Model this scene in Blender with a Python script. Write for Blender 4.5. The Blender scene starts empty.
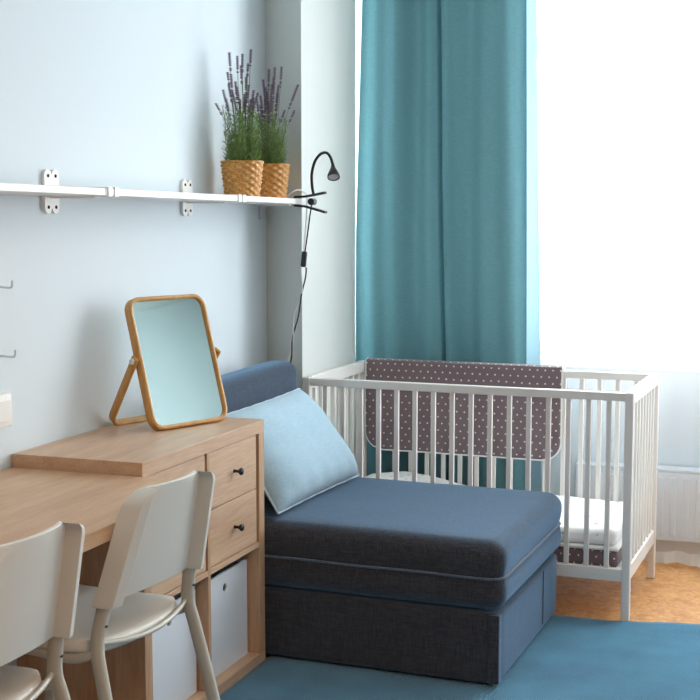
import bpy, bmesh, math, random
from mathutils import Vector, Matrix, noise
random.seed(7)
C = bpy.context.scene.collection
PI = math.pi

# ------------------------------------------------------------------ materials
def srgb(r, g, b):
    f = lambda c: (c/255/12.92) if c/255 <= .04045 else ((c/255+.055)/1.055)**2.4
    return (f(r), f(g), f(b), 1)

def mat(name, col, rough=.5, metal=0, sheen=0, noise_amt=0, nscale=40, bump=0, bscale=200, spec=.5, coat=0, stretch=(1, 1, 1), sheen_tint=None):
    m = bpy.data.materials.new(name); m.use_nodes = True
    nt = m.node_tree; b = nt.nodes['Principled BSDF']
    b.inputs['Base Color'].default_value = col
    b.inputs['Roughness'].default_value = rough
    b.inputs['Metallic'].default_value = metal
    b.inputs['Specular IOR Level'].default_value = spec
    b.inputs['Coat Weight'].default_value = coat
    if sheen:
        b.inputs['Sheen Weight'].default_value = sheen
        b.inputs['Sheen Roughness'].default_value = .4
        if sheen_tint: b.inputs['Sheen Tint'].default_value = sheen_tint
    tc = nt.nodes.new('ShaderNodeTexCoord'); mp = nt.nodes.new('ShaderNodeMapping')
    mp.inputs['Scale'].default_value = stretch
    nt.links.new(tc.outputs['Object'], mp.inputs['Vector'])
    if noise_amt:
        n = nt.nodes.new('ShaderNodeTexNoise'); n.inputs['Scale'].default_value = nscale; n.inputs['Detail'].default_value = 4
        nt.links.new(mp.outputs[0], n.inputs['Vector'])
        r = nt.nodes.new('ShaderNodeValToRGB')
        r.color_ramp.elements[0].position = .3; r.color_ramp.elements[1].position = .7
        r.color_ramp.elements[0].color = tuple(c*(1-noise_amt) for c in col[:3])+(1,)
        r.color_ramp.elements[1].color = tuple(min(1, c*(1+noise_amt)) for c in col[:3])+(1,)
        nt.links.new(n.outputs['Fac'], r.inputs[0]); nt.links.new(r.outputs[0], b.inputs['Base Color'])
    if bump:
        n2 = nt.nodes.new('ShaderNodeTexNoise'); n2.inputs['Scale'].default_value = bscale; n2.inputs['Detail'].default_value = 3
        nt.links.new(mp.outputs[0], n2.inputs['Vector'])
        bp = nt.nodes.new('ShaderNodeBump'); bp.inputs['Strength'].default_value = bump; bp.inputs['Distance'].default_value = .004
        nt.links.new(n2.outputs['Fac'], bp.inputs['Height']); nt.links.new(bp.outputs[0], b.inputs['Normal'])
    return m

def wood(name, c1, c2, axis='y', rough=.45, scale=18):
    m = bpy.data.materials.new(name); m.use_nodes = True
    nt = m.node_tree; b = nt.nodes['Principled BSDF']; b.inputs['Roughness'].default_value = rough
    tc = nt.nodes.new('ShaderNodeTexCoord'); mp = nt.nodes.new('ShaderNodeMapping')
    s = [1, 1, 1]; s['xyz'.index(axis)] = .07
    mp.inputs['Scale'].default_value = s
    nt.links.new(tc.outputs['Object'], mp.inputs['Vector'])
    n = nt.nodes.new('ShaderNodeTexNoise'); n.inputs['Scale'].default_value = scale; n.inputs['Detail'].default_value = 5; n.inputs['Distortion'].default_value = .6
    n3 = nt.nodes.new('ShaderNodeTexNoise'); n3.inputs['Scale'].default_value = scale*9; n3.inputs['Detail'].default_value = 3
    nt.links.new(mp.outputs[0], n.inputs['Vector']); nt.links.new(mp.outputs[0], n3.inputs['Vector'])
    mx = nt.nodes.new('ShaderNodeMath'); mx.operation = 'MULTIPLY_ADD'; mx.inputs[1].default_value = .45
    ad = nt.nodes.new('ShaderNodeMath'); ad.operation = 'MULTIPLY'; ad.inputs[1].default_value = .6
    nt.links.new(n.outputs['Fac'], ad.inputs[0]); nt.links.new(n3.outputs['Fac'], mx.inputs[0]); nt.links.new(ad.outputs[0], mx.inputs[2])
    r = nt.nodes.new('ShaderNodeValToRGB'); r.color_ramp.elements[0].position = .38; r.color_ramp.elements[1].position = .66
    r.color_ramp.elements[0].color = c2; r.color_ramp.elements[1].color = c1
    nt.links.new(mx.outputs[0], r.inputs[0]); nt.links.new(r.outputs[0], b.inputs['Base Color'])
    return m

def woven(name, c1, c2, scale=350, rough=.95, sheen=.3, bump=.5, big=.12, sheen_tint=(1, 1, 1, 1)):
    m = bpy.data.materials.new(name); m.use_nodes = True
    nt = m.node_tree; b = nt.nodes['Principled BSDF']; b.inputs['Roughness'].default_value = rough
    b.inputs['Specular IOR Level'].default_value = .15
    b.inputs['Sheen Weight'].default_value = sheen; b.inputs['Sheen Roughness'].default_value = .5; b.inputs['Sheen Tint'].default_value = sheen_tint
    tc = nt.nodes.new('ShaderNodeTexCoord')
    outs = []
    for s in ((.1, 1, 1), (1, .1, 1), (1, 1, .1)):
        mp = nt.nodes.new('ShaderNodeMapping'); mp.inputs['Scale'].default_value = s
        nt.links.new(tc.outputs['Object'], mp.inputs['Vector'])
        n = nt.nodes.new('ShaderNodeTexNoise'); n.inputs['Scale'].default_value = scale; n.inputs['Detail'].default_value = 2
        nt.links.new(mp.outputs[0], n.inputs['Vector']); outs.append(n.outputs['Fac'])
    a = nt.nodes.new('ShaderNodeMath'); a.operation = 'ADD'; nt.links.new(outs[0], a.inputs[0]); nt.links.new(outs[1], a.inputs[1])
    a2 = nt.nodes.new('ShaderNodeMath'); a2.operation = 'ADD'; nt.links.new(a.outputs[0], a2.inputs[0]); nt.links.new(outs[2], a2.inputs[1])
    d = nt.nodes.new('ShaderNodeMath'); d.operation = 'DIVIDE'; d.inputs[1].default_value = 3; nt.links.new(a2.outputs[0], d.inputs[0])
    r = nt.nodes.new('ShaderNodeValToRGB'); r.color_ramp.elements[0].position = .4; r.color_ramp.elements[1].position = .6
    r.color_ramp.elements[0].color = c2; r.color_ramp.elements[1].color = c1
    nt.links.new(d.outputs[0], r.inputs[0]); nt.links.new(r.outputs[0], b.inputs['Base Color'])
    bp = nt.nodes.new('ShaderNodeBump'); bp.inputs['Strength'].default_value = bump; bp.inputs['Distance'].default_value = .002
    nt.links.new(d.outputs[0], bp.inputs['Height']); nt.links.new(bp.outputs[0], b.inputs['Normal'])
    return m

def cloth_trans(name, col, transp, transl, weave=0):
    m = bpy.data.materials.new(name); m.use_nodes = True
    nt = m.node_tree; nt.nodes.clear(); o = nt.nodes.new('ShaderNodeOutputMaterial')
    d = nt.nodes.new('ShaderNodeBsdfDiffuse'); d.inputs['Color'].default_value = col
    t = nt.nodes.new('ShaderNodeBsdfTranslucent'); t.inputs['Color'].default_value = col
    mx = nt.nodes.new('ShaderNodeMixShader'); mx.inputs[0].default_value = transl
    nt.links.new(d.outputs[0], mx.inputs[1]); nt.links.new(t.outputs[0], mx.inputs[2])
    if weave:
        tc = nt.nodes.new('ShaderNodeTexCoord'); mp = nt.nodes.new('ShaderNodeMapping'); mp.inputs['Scale'].default_value = (1, 1, 5)
        nt.links.new(tc.outputs['Object'], mp.inputs[0])
        n = nt.nodes.new('ShaderNodeTexNoise'); n.inputs['Scale'].default_value = 60; n.inputs['Detail'].default_value = 4; nt.links.new(mp.outputs[0], n.inputs['Vector'])
        r = nt.nodes.new('ShaderNodeValToRGB'); r.color_ramp.elements[0].position = .35; r.color_ramp.elements[1].position = .65
        r.color_ramp.elements[0].color = tuple(c*(1-weave) for c in col[:3])+(1,); r.color_ramp.elements[1].color = tuple(c*(1+weave) for c in col[:3])+(1,)
        nt.links.new(n.outputs['Fac'], r.inputs[0]); nt.links.new(r.outputs[0], d.inputs['Color']); nt.links.new(r.outputs[0], t.inputs['Color'])
    last = mx
    if transp:
        tr = nt.nodes.new('ShaderNodeBsdfTransparent'); m2 = nt.nodes.new('ShaderNodeMixShader'); m2.inputs[0].default_value = transp
        nt.links.new(mx.outputs[0], m2.inputs[1]); nt.links.new(tr.outputs[0], m2.inputs[2]); last = m2
    nt.links.new(last.outputs[0], o.inputs['Surface'])
    return m

def dotted(name, base, dot, du=.031, dv=.0265, rad=.0034):
    m = mat(name, base, .9, sheen=.2)
    nt = m.node_tree; b = nt.nodes['Principled BSDF']; b.inputs['Specular IOR Level'].default_value = .2
    tc = nt.nodes.new('ShaderNodeTexCoord'); sp = nt.nodes.new('ShaderNodeSeparateXYZ'); nt.links.new(tc.outputs['Object'], sp.inputs[0])
    def M(op, a, bb=None, c=None):
        n = nt.nodes.new('ShaderNodeMath'); n.operation = op
        for i, v in enumerate((a, bb, c)):
            if v is None: continue
            if isinstance(v, (int, float)): n.inputs[i].default_value = v
            else: nt.links.new(v, n.inputs[i])
        return n.outputs[0]
    v = M('DIVIDE', M('ADD', sp.outputs['Z'], M('MULTIPLY', sp.outputs['Y'], 1)), dv)
    row = M('FLOOR', v); odd = M('MODULO', M('ADD', row, 1000), 2)
    u = M('ADD', M('DIVIDE', sp.outputs['X'], du), M('MULTIPLY', odd, .5))
    fu = M('MULTIPLY', M('SUBTRACT', M('FRACT', u), .5), du)
    fv = M('MULTIPLY', M('SUBTRACT', M('FRACT', v), .5), dv)
    dd = M('SQRT', M('ADD', M('MULTIPLY', fu, fu), M('MULTIPLY', fv, fv)))
    k = M('LESS_THAN', dd, rad)
    mx = nt.nodes.new('ShaderNodeMix'); mx.data_type = 'RGBA'; mx.inputs[6].default_value = base; mx.inputs[7].default_value = dot
    nt.links.new(k, mx.inputs[0]); nt.links.new(mx.outputs[2], b.inputs['Base Color'])
    return m

M = {}
M['wall'] = mat('painted wall', srgb(216, 226, 231), .55, spec=.25, bump=.05, bscale=60)
M['ceiling'] = mat('ceiling paint', srgb(225, 232, 232), .8)
M['pillar'] = mat('pillar paint', srgb(216, 220, 216), .6, spec=.25)
M['white_paint'] = mat('white lacquer', srgb(240, 238, 234), .35)
M['crib'] = mat('white painted beech', srgb(238, 234, 229), .35)
M['near'] = mat('dark brown unseen wall', srgb(78, 58, 46), .6)  # unseen wall behind the camera, brown chosen to cut and warm the fill
M['oak'] = wood('white stained oak veneer', srgb(214, 181, 150), srgb(190, 152, 122), 'y')
M['oak_x'] = wood('oak veneer across', srgb(214, 181, 150), srgb(190, 152, 122), 'x')
M['oak_z'] = wood('oak veneer upright', srgb(206, 168, 134), srgb(180, 140, 108), 'z')
M['oak_desk'] = wood('oak desk veneer', srgb(214, 178, 142), srgb(193, 152, 116), 'y')
M['bamboo'] = wood('ash frame wood', srgb(214, 165, 98), srgb(190, 138, 72), 'z', .4, 30)
M['black'] = mat('black plastic', srgb(22, 22, 24), .4)
M['blackmetal'] = mat('black painted metal', srgb(18, 18, 20), .35)
M['steel'] = mat('nickel plated steel', srgb(215, 217, 220), .3, metal=.7)
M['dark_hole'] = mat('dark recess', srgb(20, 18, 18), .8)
M['box'] = mat('white box board', srgb(222, 226, 232), .6)
M['mirror'] = mat('mirror glass', srgb(218, 236, 230), .02, metal=1)
M['chair_plastic'] = mat('white chair plastic', srgb(222, 221, 213), .38)
M['chair_metal'] = mat('light grey chair metal', srgb(200, 199, 188), .35)
M['sofa'] = woven('slate blue sofa weave', srgb(72, 70, 72), srgb(48, 47, 50), 260, sheen=.7, bump=.5, sheen_tint=srgb(150, 195, 235))
M['piping'] = woven('sofa piping', srgb(92, 108, 128), srgb(74, 88, 106), 300, sheen=.4)
M['pillow'] = woven('light blue linen', srgb(174, 201, 215), srgb(160, 189, 205), 220, sheen=.25, bump=.3)
M['pillow_pipe'] = woven('pale blue piping', srgb(205, 226, 238), srgb(190, 215, 230), 220)
M['teal'] = cloth_trans('teal curtain cloth', srgb(96, 136, 143), 0, .05, weave=.06)
M['sheer'] = cloth_trans('white sheer voile', (.93, .95, .97, 1), .76, .5)
M['hem'] = cloth_trans('doubled voile hem', (.93, .95, .97, 1), .1, .5)
M['dots'] = dotted('grey brown dotted cotton', srgb(124, 108, 112), srgb(236, 230, 226))
M['white_pipe'] = mat('white cotton piping', srgb(238, 238, 236), .8)
M['leaf'] = mat('lavender leaf', srgb(112, 140, 70), .6, noise_amt=.4, nscale=60)
M['leaf2'] = mat('lavender stem', srgb(104, 128, 72), .6, noise_amt=.3, nscale=60)
M['flower'] = mat('lavender flower', srgb(120, 88, 122), .8, noise_amt=.35, nscale=250)
M['soil'] = mat('potting soil', srgb(48, 36, 26), .95, noise_amt=.4, nscale=200)
M['wicker'] = mat('woven seagrass', srgb(204, 148, 78), .45, noise_amt=.4, nscale=120, stretch=(1, 1, 2))
M['white_cord'] = mat('white cord rubber', srgb(225, 225, 220), .5)
M['radiator'] = mat('white radiator enamel', srgb(225, 232, 238), .4)
M['lens'] = mat('lamp lens', srgb(190, 185, 185), .25)
M['plate'] = mat('white switch plastic', srgb(238, 236, 232), .4)

# floor: mottled orange cork tiles
m = bpy.data.materials.new('cork tile floor'); m.use_nodes = True; nt = m.node_tree; b = nt.nodes['Principled BSDF']; b.inputs['Roughness'].default_value = .4
tc = nt.nodes.new('ShaderNodeTexCoord')
n1 = nt.nodes.new('ShaderNodeTexNoise'); n1.inputs['Scale'].default_value = 24; n1.inputs['Detail'].default_value = 8; n1.inputs['Roughness'].default_value = .65; n1.inputs['Distortion'].default_value = 1.2
nt.links.new(tc.outputs['Object'], n1.inputs['Vector'])
r = nt.nodes.new('ShaderNodeValToRGB'); r.color_ramp.elements[0].position = .36; r.color_ramp.elements[1].position = .64
r.color_ramp.elements[0].color = srgb(184, 124, 70); r.color_ramp.elements[1].color = srgb(222, 168, 108)
nt.links.new(n1.outputs['Fac'], r.inputs[0]); nt.links.new(r.outputs[0], b.inputs['Base Color']); M['floor'] = m

# rug: ribbed teal weave
m = bpy.data.materials.new('ribbed teal rug'); m.use_nodes = True; nt = m.node_tree; b = nt.nodes['Principled BSDF']; b.inputs['Roughness'].default_value = .95
b.inputs['Specular IOR Level'].default_value = .1; b.inputs['Sheen Weight'].default_value = .3
tc = nt.nodes.new('ShaderNodeTexCoord'); mp = nt.nodes.new('ShaderNodeMapping'); mp.inputs['Rotation'].default_value = (0, 0, .02)
nt.links.new(tc.outputs['Object'], mp.inputs[0])
w = nt.nodes.new('ShaderNodeTexWave'); w.bands_direction = 'Y'; w.inputs['Scale'].default_value = 55; w.inputs['Distortion'].default_value = .8; w.inputs['Detail'].default_value = 1
w2 = nt.nodes.new('ShaderNodeTexWave'); w2.bands_direction = 'X'; w2.inputs['Scale'].default_value = 48; w2.inputs['Distortion'].default_value = 1.5
n1 = nt.nodes.new('ShaderNodeTexNoise'); n1.inputs['Scale'].default_value = 5; n1.inputs['Detail'].default_value = 3
for q in (w, w2, n1): nt.links.new(mp.outputs[0], q.inputs['Vector'])
mu = nt.nodes.new('ShaderNodeMath'); mu.operation = 'MULTIPLY'; nt.links.new(w.outputs['Fac'], mu.inputs[0]); nt.links.new(w2.outputs['Fac'], mu.inputs[1])
ad = nt.nodes.new('ShaderNodeMath'); ad.operation = 'MULTIPLY_ADD'; ad.inputs[1].default_value = .3; nt.links.new(mu.outputs[0], ad.inputs[0]); nt.links.new(n1.outputs['Fac'], ad.inputs[2])
r = nt.nodes.new('ShaderNodeValToRGB'); r.color_ramp.elements[0].position = .25; r.color_ramp.elements[1].position = .95
r.color_ramp.elements[0].color = srgb(40, 100, 128); r.color_ramp.elements[1].color = srgb(68, 138, 168)
nt.links.new(ad.outputs[0], r.inputs[0]); nt.links.new(r.outputs[0], b.inputs['Base Color'])
bp = nt.nodes.new('ShaderNodeBump'); bp.inputs['Strength'].default_value = .6; bp.inputs['Distance'].default_value = .004
nt.links.new(mu.outputs[0], bp.inputs['Height']); nt.links.new(bp.outputs[0], b.inputs['Normal']); M['rug'] = m

# bedding: white with faint taupe sprigs
m = mat('sprigged white cotton', srgb(240, 240, 238), .9); nt = m.node_tree; b = nt.nodes['Principled BSDF']
tc = nt.nodes.new('ShaderNodeTexCoord'); v = nt.nodes.new('ShaderNodeTexVoronoi'); v.inputs['Scale'].default_value = 26; n1 = nt.nodes.new('ShaderNodeTexNoise'); n1.inputs['Scale'].default_value = 90
nt.links.new(tc.outputs['Object'], v.inputs['Vector']); nt.links.new(tc.outputs['Object'], n1.inputs['Vector'])
ad = nt.nodes.new('ShaderNodeMath'); ad.operation = 'MULTIPLY_ADD'; ad.inputs[1].default_value = .6; nt.links.new(n1.outputs['Fac'], ad.inputs[0]); nt.links.new(v.outputs['Distance'], ad.inputs[2])
r = nt.nodes.new('ShaderNodeValToRGB'); r.color_ramp.elements[0].position = .42; r.color_ramp.elements[1].position = .5
r.color_ramp.elements[0].color = srgb(190, 178, 168); r.color_ramp.elements[1].color = srgb(242, 242, 240)
nt.links.new(ad.outputs[0], r.inputs[0]); nt.links.new(r.outputs[0], b.inputs['Base Color']); M['bedding'] = m

# ------------------------------------------------------------------ helpers
def thing(name, label, cat, loc=(0, 0, 0), rotz=0, group=None):
    o = bpy.data.objects.new(name, None); C.objects.link(o); o.empty_display_size = .05
    o.location = loc; o.rotation_euler = (0, 0, rotz); o['label'] = label; o['category'] = cat
    if group: o['group'] = group
    return o

def obj(name, bm, m, parent=None, smooth=False, label=None, loc=None):
    if isinstance(m, bpy.types.Material): m = [m]
    bmesh.ops.recalc_face_normals(bm, faces=bm.faces)
    me = bpy.data.meshes.new(name); bm.to_mesh(me); bm.free()
    for x in m: me.materials.append(x)
    if smooth:
        for p in me.polygons: p.use_smooth = True
        try: me.set_sharp_from_angle(angle=math.radians(50 if smooth is True else smooth))
        except Exception: pass
    o = bpy.data.objects.new(name, me); C.objects.link(o)
    if parent: o.parent = parent
    if loc: o.location = loc
    if label: o['label'] = label
    return o

def tag(o, label, cat, group=None):
    o['label'] = label; o['category'] = cat
    if group: o['group'] = group
    return o

def struct(name, bm, m, parent=None, smooth=False):
    o = obj(name, bm, m, parent, smooth); o['kind'] = 'structure'; return o

def new(): return bmesh.new()

def bx(bm, x0, x1, y0, y1, z0, z1, bev=0, seg=2, rot=None, mi=0):
    t = bmesh.new(); bmesh.ops.create_cube(t, size=1)
    for v in t.verts:
        v.co = Vector(((v.co.x+.5)*(x1-x0)+x0, (v.co.y+.5)*(y1-y0)+y0, (v.co.z+.5)*(z1-z0)+z0))
    if bev: bmesh.ops.bevel(t, geom=t.edges[:], offset=bev, segments=seg, affect='EDGES', profile=.5)
    if rot: bmesh.ops.transform(t, matrix=rot, verts=t.verts)
    for f in t.faces: f.material_index = mi
    me = bpy.data.meshes.new('t'); t.to_mesh(me); t.free(); bm.from_mesh(me); bpy.data.meshes.remove(me)
    return bm

def box(*a, **k): return bx(new(), *a, **k)

def rbox(sx, sy, sz, r, n=10, k=4, fn=None, bm=None):
    """rounded box centred on the origin with a regular grid"""
    bm = bm or new()
    def coords(s):
        h = s/2; out = [-h+r*(1-math.cos(PI/2*i/k)) for i in range(k)]
        mid = [-(h-r)+(2*(h-r))*i/n for i in range(n+1)]
        return out+mid+[-q for q in reversed(out)]
    cs = [coords(sx), coords(sy), coords(sz)]; hs = [sx/2, sy/2, sz/2]
    verts = {}
    def V(p):
        inner = Vector([max(-(h-r), min(h-r, q)) for q, h in zip(p, hs)])
        d = Vector(p)-inner
        if d.length > 1e-9: q = inner+d.normalized()*r
        else: q = Vector(p)
        key = tuple(round(c, 6) for c in q)
        if key not in verts: verts[key] = bm.verts.new(q)
        return verts[key]
    for ax in range(3):
        a, b = [i for i in range(3) if i != ax]
        for sgn in (-1, 1):
            A, B = cs[a], cs[b]
            for i in range(len(A)-1):
                for j in range(len(B)-1):
                    vs = []
                    for (p, q) in ((i, j), (i+1, j), (i+1, j+1), (i, j+1)):
                        c = [0, 0, 0]; c[ax] = sgn*hs[ax]; c[a] = A[p]; c[b] = B[q]; v = V(c)
                        if v not in vs: vs.append(v)
                    if len(vs) > 2:
                        try: bm.faces.new(vs)
                        except ValueError: pass
    if fn:
        for v in verts.values(): v.co = fn(v.co.copy())
    return bm

def catmull(pts, n=8):
    P = [Vector(p) for p in pts]; P = [P[0]*2-P[1]]+P+[P[-1]*2-P[-2]]; out = []
    for i in range(1, len(P)-2):
        a, b, c, d = P[i-1:i+3]
        for k in range(n):
            t = k/n
            out.append(.5*((2*b)+(c-a)*t+(2*a-5*b+4*c-d)*t*t+(3*b-a-3*c+d)*t**3))
    out.append(P[-2]); return out

def tube(bm, pts, r, seg=8, closed=False, flat=None):
    pts = [Vector(p) for p in pts]; n = len(pts); rings = []
    prev = None
    for i, p in enumerate(pts):
        if closed: t = pts[(i+1) % n]-pts[i-1]
        else: t = pts[min(i+1, n-1)]-pts[max(i-1, 0)]
        t.normalize()
        if prev is None:
            a = Vector((0, 0, 1)) if abs(t.z) < .9 else Vector((1, 0, 0))
            u = t.cross(a).normalized()
        else:
            u = (prev-t*prev.dot(t)).normalized()
        prev = u; w = t.cross(u)
        rr = r(i/(n-1)) if callable(r) else r
        ra, rb = (rr, rr) if flat is None else (rr*flat[0], rr*flat[1])
        rings.append([bm.verts.new(p+u*ra*math.cos(2*PI*k/seg)+w*rb*math.sin(2*PI*k/seg)) for k in range(seg)])
    m_ = n if closed else n-1
    for i in range(m_):
        A, B = rings[i], rings[(i+1) % n]
        for k in range(seg): bm.faces.new((A[k], A[(k+1) % seg], B[(k+1) % seg], B[k]))
    if not closed:
        bm.faces.new(rings[0][::-1]); bm.faces.new(rings[-1])
    return bm

def bar(bm, pts, w, h, side=Vector((0, 1, 0)), bev=None, closed=False):
    """rectangular section swept along pts; w measured along side, h across; corners chamfered"""
    pts = [Vector(p) for p in pts]; n = len(pts); rings = []
    c = bev if bev is not None else min(w, h)*.2
    for i, p in enumerate(pts):
        if closed: t = pts[(i+1) % n]-pts[i-1]
        else: t = pts[min(i+1, n-1)]-pts[max(i-1, 0)]
        t.normalize(); s = (side-t*side.dot(t)).normalized(); q = t.cross(s)
        a, b = w/2, h/2
        sec = [(a-c, b), (a, b-c), (a, -b+c), (a-c, -b), (-a+c, -b), (-a, -b+c), (-a, b-c), (-a+c, b)]
        rings.append([bm.verts.new(p+s*x+q*y) for x, y in sec])
    for i in range(n if closed else n-1):
        A, B = rings[i], rings[(i+1) % n]
        for k in range(8): bm.faces.new((A[k], A[(k+1) % 8], B[(k+1) % 8], B[k]))
    if not closed: bm.faces.new(rings[0][::-1]); bm.faces.new(rings[-1])
    return bm

def lathe(bm, prof, seg=24, M4=None):
    rings = []
    for r, z in prof:
        rings.append([bm.verts.new((M4 @ Vector((r*math.cos(2*PI*k/seg), r*math.sin(2*PI*k/seg), z))) if M4 else Vector((r*math.cos(2*PI*k/seg), r*math.sin(2*PI*k/seg), z))) for k in range(seg)])
    for A, B in zip(rings, rings[1:]):
        for k in range(seg): bm.faces.new((A[k], A[(k+1) % seg], B[(k+1) % seg], B[k]))
    bm.faces.new(rings[0][::-1]); bm.faces.new(rings[-1]); return bm

def orient(p, d):
    d = Vector(d).normalized(); q = Vector((0, 0, 1)).rotation_difference(d)
    return Matrix.Translation(p) @ q.to_matrix().to_4x4()

def sheet(f, nu, nv, thick=None):
    """grid surface; f(s,t) -> point; with thick a closed slab (offset callable)"""
    bm = new(); g = [[bm.verts.new(f(i/nu, j/nv)) for j in range(nv+1)] for i in range(nu+1)]
    for i in range(nu):
        for j in range(nv): bm.faces.new((g[i][j], g[i+1][j], g[i+1][j+1], g[i][j+1]))
    if thick:
        bmesh.ops.recalc_face_normals(bm, faces=bm.faces)
        bmesh.ops.solidify(bm, geom=bm.faces[:], thickness=thick)
    return bm

# ------------------------------------------------------------------ the room
XR, YN, YW, ZC = 4.1, -1.6, 5.5, 2.75
struct('floor', box(-.15, XR+.15, YN-.15, YW+.3, -.12, 0), M['floor'])
struct('ceiling', box(-.15, XR+.15, YN-.15, YW+.3, ZC, ZC+.12), M['ceiling'])
struct('wall_left', box(-.15, 0, YN-.15, YW, 0, ZC), M['wall'])
struct('wall_right', box(XR, XR+.15, YN-.15, YW, 0, ZC), M['wall'])
struct('wall_near', box(0, XR, YN-.15, YN, 0, ZC), M['near'])
WX0, WX1, WZ0, WZ1 = .03, 3.1, .80, 2.62
bm = new()
bx(bm, -.15, XR+.15, YW, YW+.28, 0, WZ0-.035); bx(bm, -.15, XR+.15, YW, YW+.28, WZ1, ZC)
bx(bm, -.15, WX0, YW, YW+.28, WZ0-.035, WZ1); bx(bm, WX1, XR+.15, YW, YW+.28, WZ0-.035, WZ1)
struct('wall_back', bm, M['wall'])
bm = new()
lo = [bm.verts.new((x, y, 0)) for x, y in ((0, 4.62), (.18, 4.53), (.18, 5.12), (0, 5.12))]; hi = [bm.verts.new((v.co.x, v.co.y, ZC)) for v in lo]
bm.faces.new(lo); bm.faces.new(hi)
for k in range(4): bm.faces.new((lo[k], lo[(k+1) % 4], hi[(k+1) % 4], hi[k]))
struct('trim_1', bm, M['pillar'])          # boxed pier on the left wall
# window
wf = struct('window_1', box(WX0, WX1, YW+.14, YW+.2, WZ0, WZ0+.06, bev=.004), M['white_paint'])
bm = new(); y0, y1 = YW+.14, YW+.2
bx(bm, WX0, WX0+.05, y0, y1, WZ0+.06, WZ1, .004); bx(bm, WX1-.06, WX1, y0, y1, WZ0+.06, WZ1, .004)
bx(bm, WX0+.05, WX1-.06, y0, y1, WZ1-.06, WZ1, .004)
for x in (1.0, 2.1): bx(bm, x, x+.11, y0, y1, WZ0+.06, WZ1-.06, .004)
for a, b_ in ((WX0+.05, 1.0), (1.11, 2.1), (2.21, WX1-.06)): bx(bm, a, b_, y0, y1, 2.06, 2.16, .004)
struct('window_frame', bm, M['white_paint'], wf)
glass = bpy.data.materials.new('window glass'); glass.use_nodes = True; nt = glass.node_tree; nt.nodes.clear()
o_ = nt.nodes.new('ShaderNodeOutputMaterial'); tr = nt.nodes.new('ShaderNodeBsdfTransparent'); gl = nt.nodes.new('ShaderNodeBsdfGlossy'); gl.inputs['Roughness'].default_value = .02
mx = nt.nodes.new('ShaderNodeMixShader'); mx.inputs[0].default_value = .06; nt.links.new(tr.outputs[0], mx.inputs[1]); nt.links.new(gl.outputs[0], mx.inputs[2]); nt.links.new(mx.outputs[0], o_.inputs[0])
for a, b_ in ((WX0+.05, 1.0), (1.11, 2.1), (2.21, WX1-.06)):
    for z0, z1 in ((WZ0+.06, 2.06), (2.16, WZ1-.06)):
        struct('window_pane', box(a, b_, YW+.166, YW+.172, z0, z1), glass, wf)
struct('trim_2', box(WX0, WX1+.0, YW-.06, YW+.28, WZ0-.035, WZ0, bev=.006), M['white_paint'])   # sill
struct('baseboard_back', box(.0, XR, YW-.014, YW, 0, .07, bev=.003), M['white_paint'])
struct('baseboard_left', box(0, .014, YN, 2.88, 0, .07, bev=.003), M['white_paint'])

# radiator under the window
rad = thing('radiator', 'white panel radiator under the window behind the sheer curtain', 'radiator', (2.0, 5.42, 0))
bm = new(); bx(bm, -.95, .95, -.012, .012, .07, .355, .006)
for i in range(37):
    x = -.9+i*.05; bx(bm, x-.012, x+.012, -.016, .0, .09, .335, .005)
obj('panel', bm, M['radiator'], rad)
obj('top_grille', box(-.95, .95, -.012, .07, .357, .367, bev=.002), M['radiator'], rad)
for x in (-.8, .8):
    obj('wall_bracket', box(x-.015, x+.015, .012, .079, .12, .31, bev=.002), M['radiator'], rad)
obj('pipe', tube(new(), [(-.965, .0, .12), (-.965, .0, 0)], .009, 10), M['radiator'], rad, True)

# ------------------------------------------------------------------ rug
def rug_f(s, t):
    x = .385+s*3.1; y0 = 1.65
    if x < 1.35: yb = 4.462
    else: yb = 4.462+.045*min(1, (x-1.35)/.3)+.010*math.sin((x-1.35)*9)
    y = y0+(yb-y0)*t
    if s == 0 or s < .02: x += .006*math.sin(y*7)
    z = .008+.0015*math.sin(x*5+y*3)*math.sin(y*4)
    lift = 0
    if t > .97 and x > 1.5: lift = .006*max(0, math.sin((x-1.45)*8))
    return Vector((x, y, z*.6+.003+lift*.6))
rg = obj('rug', sheet(rug_f, 124, 120, None), M['rug'], None, True)
md = rg.modifiers.new('thickness', 'SOLIDIFY'); md.thickness = .007; md.offset = -1
tag(rg, 'large teal ribbed flatweave rug spread over the orange floor', 'rug')

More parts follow.
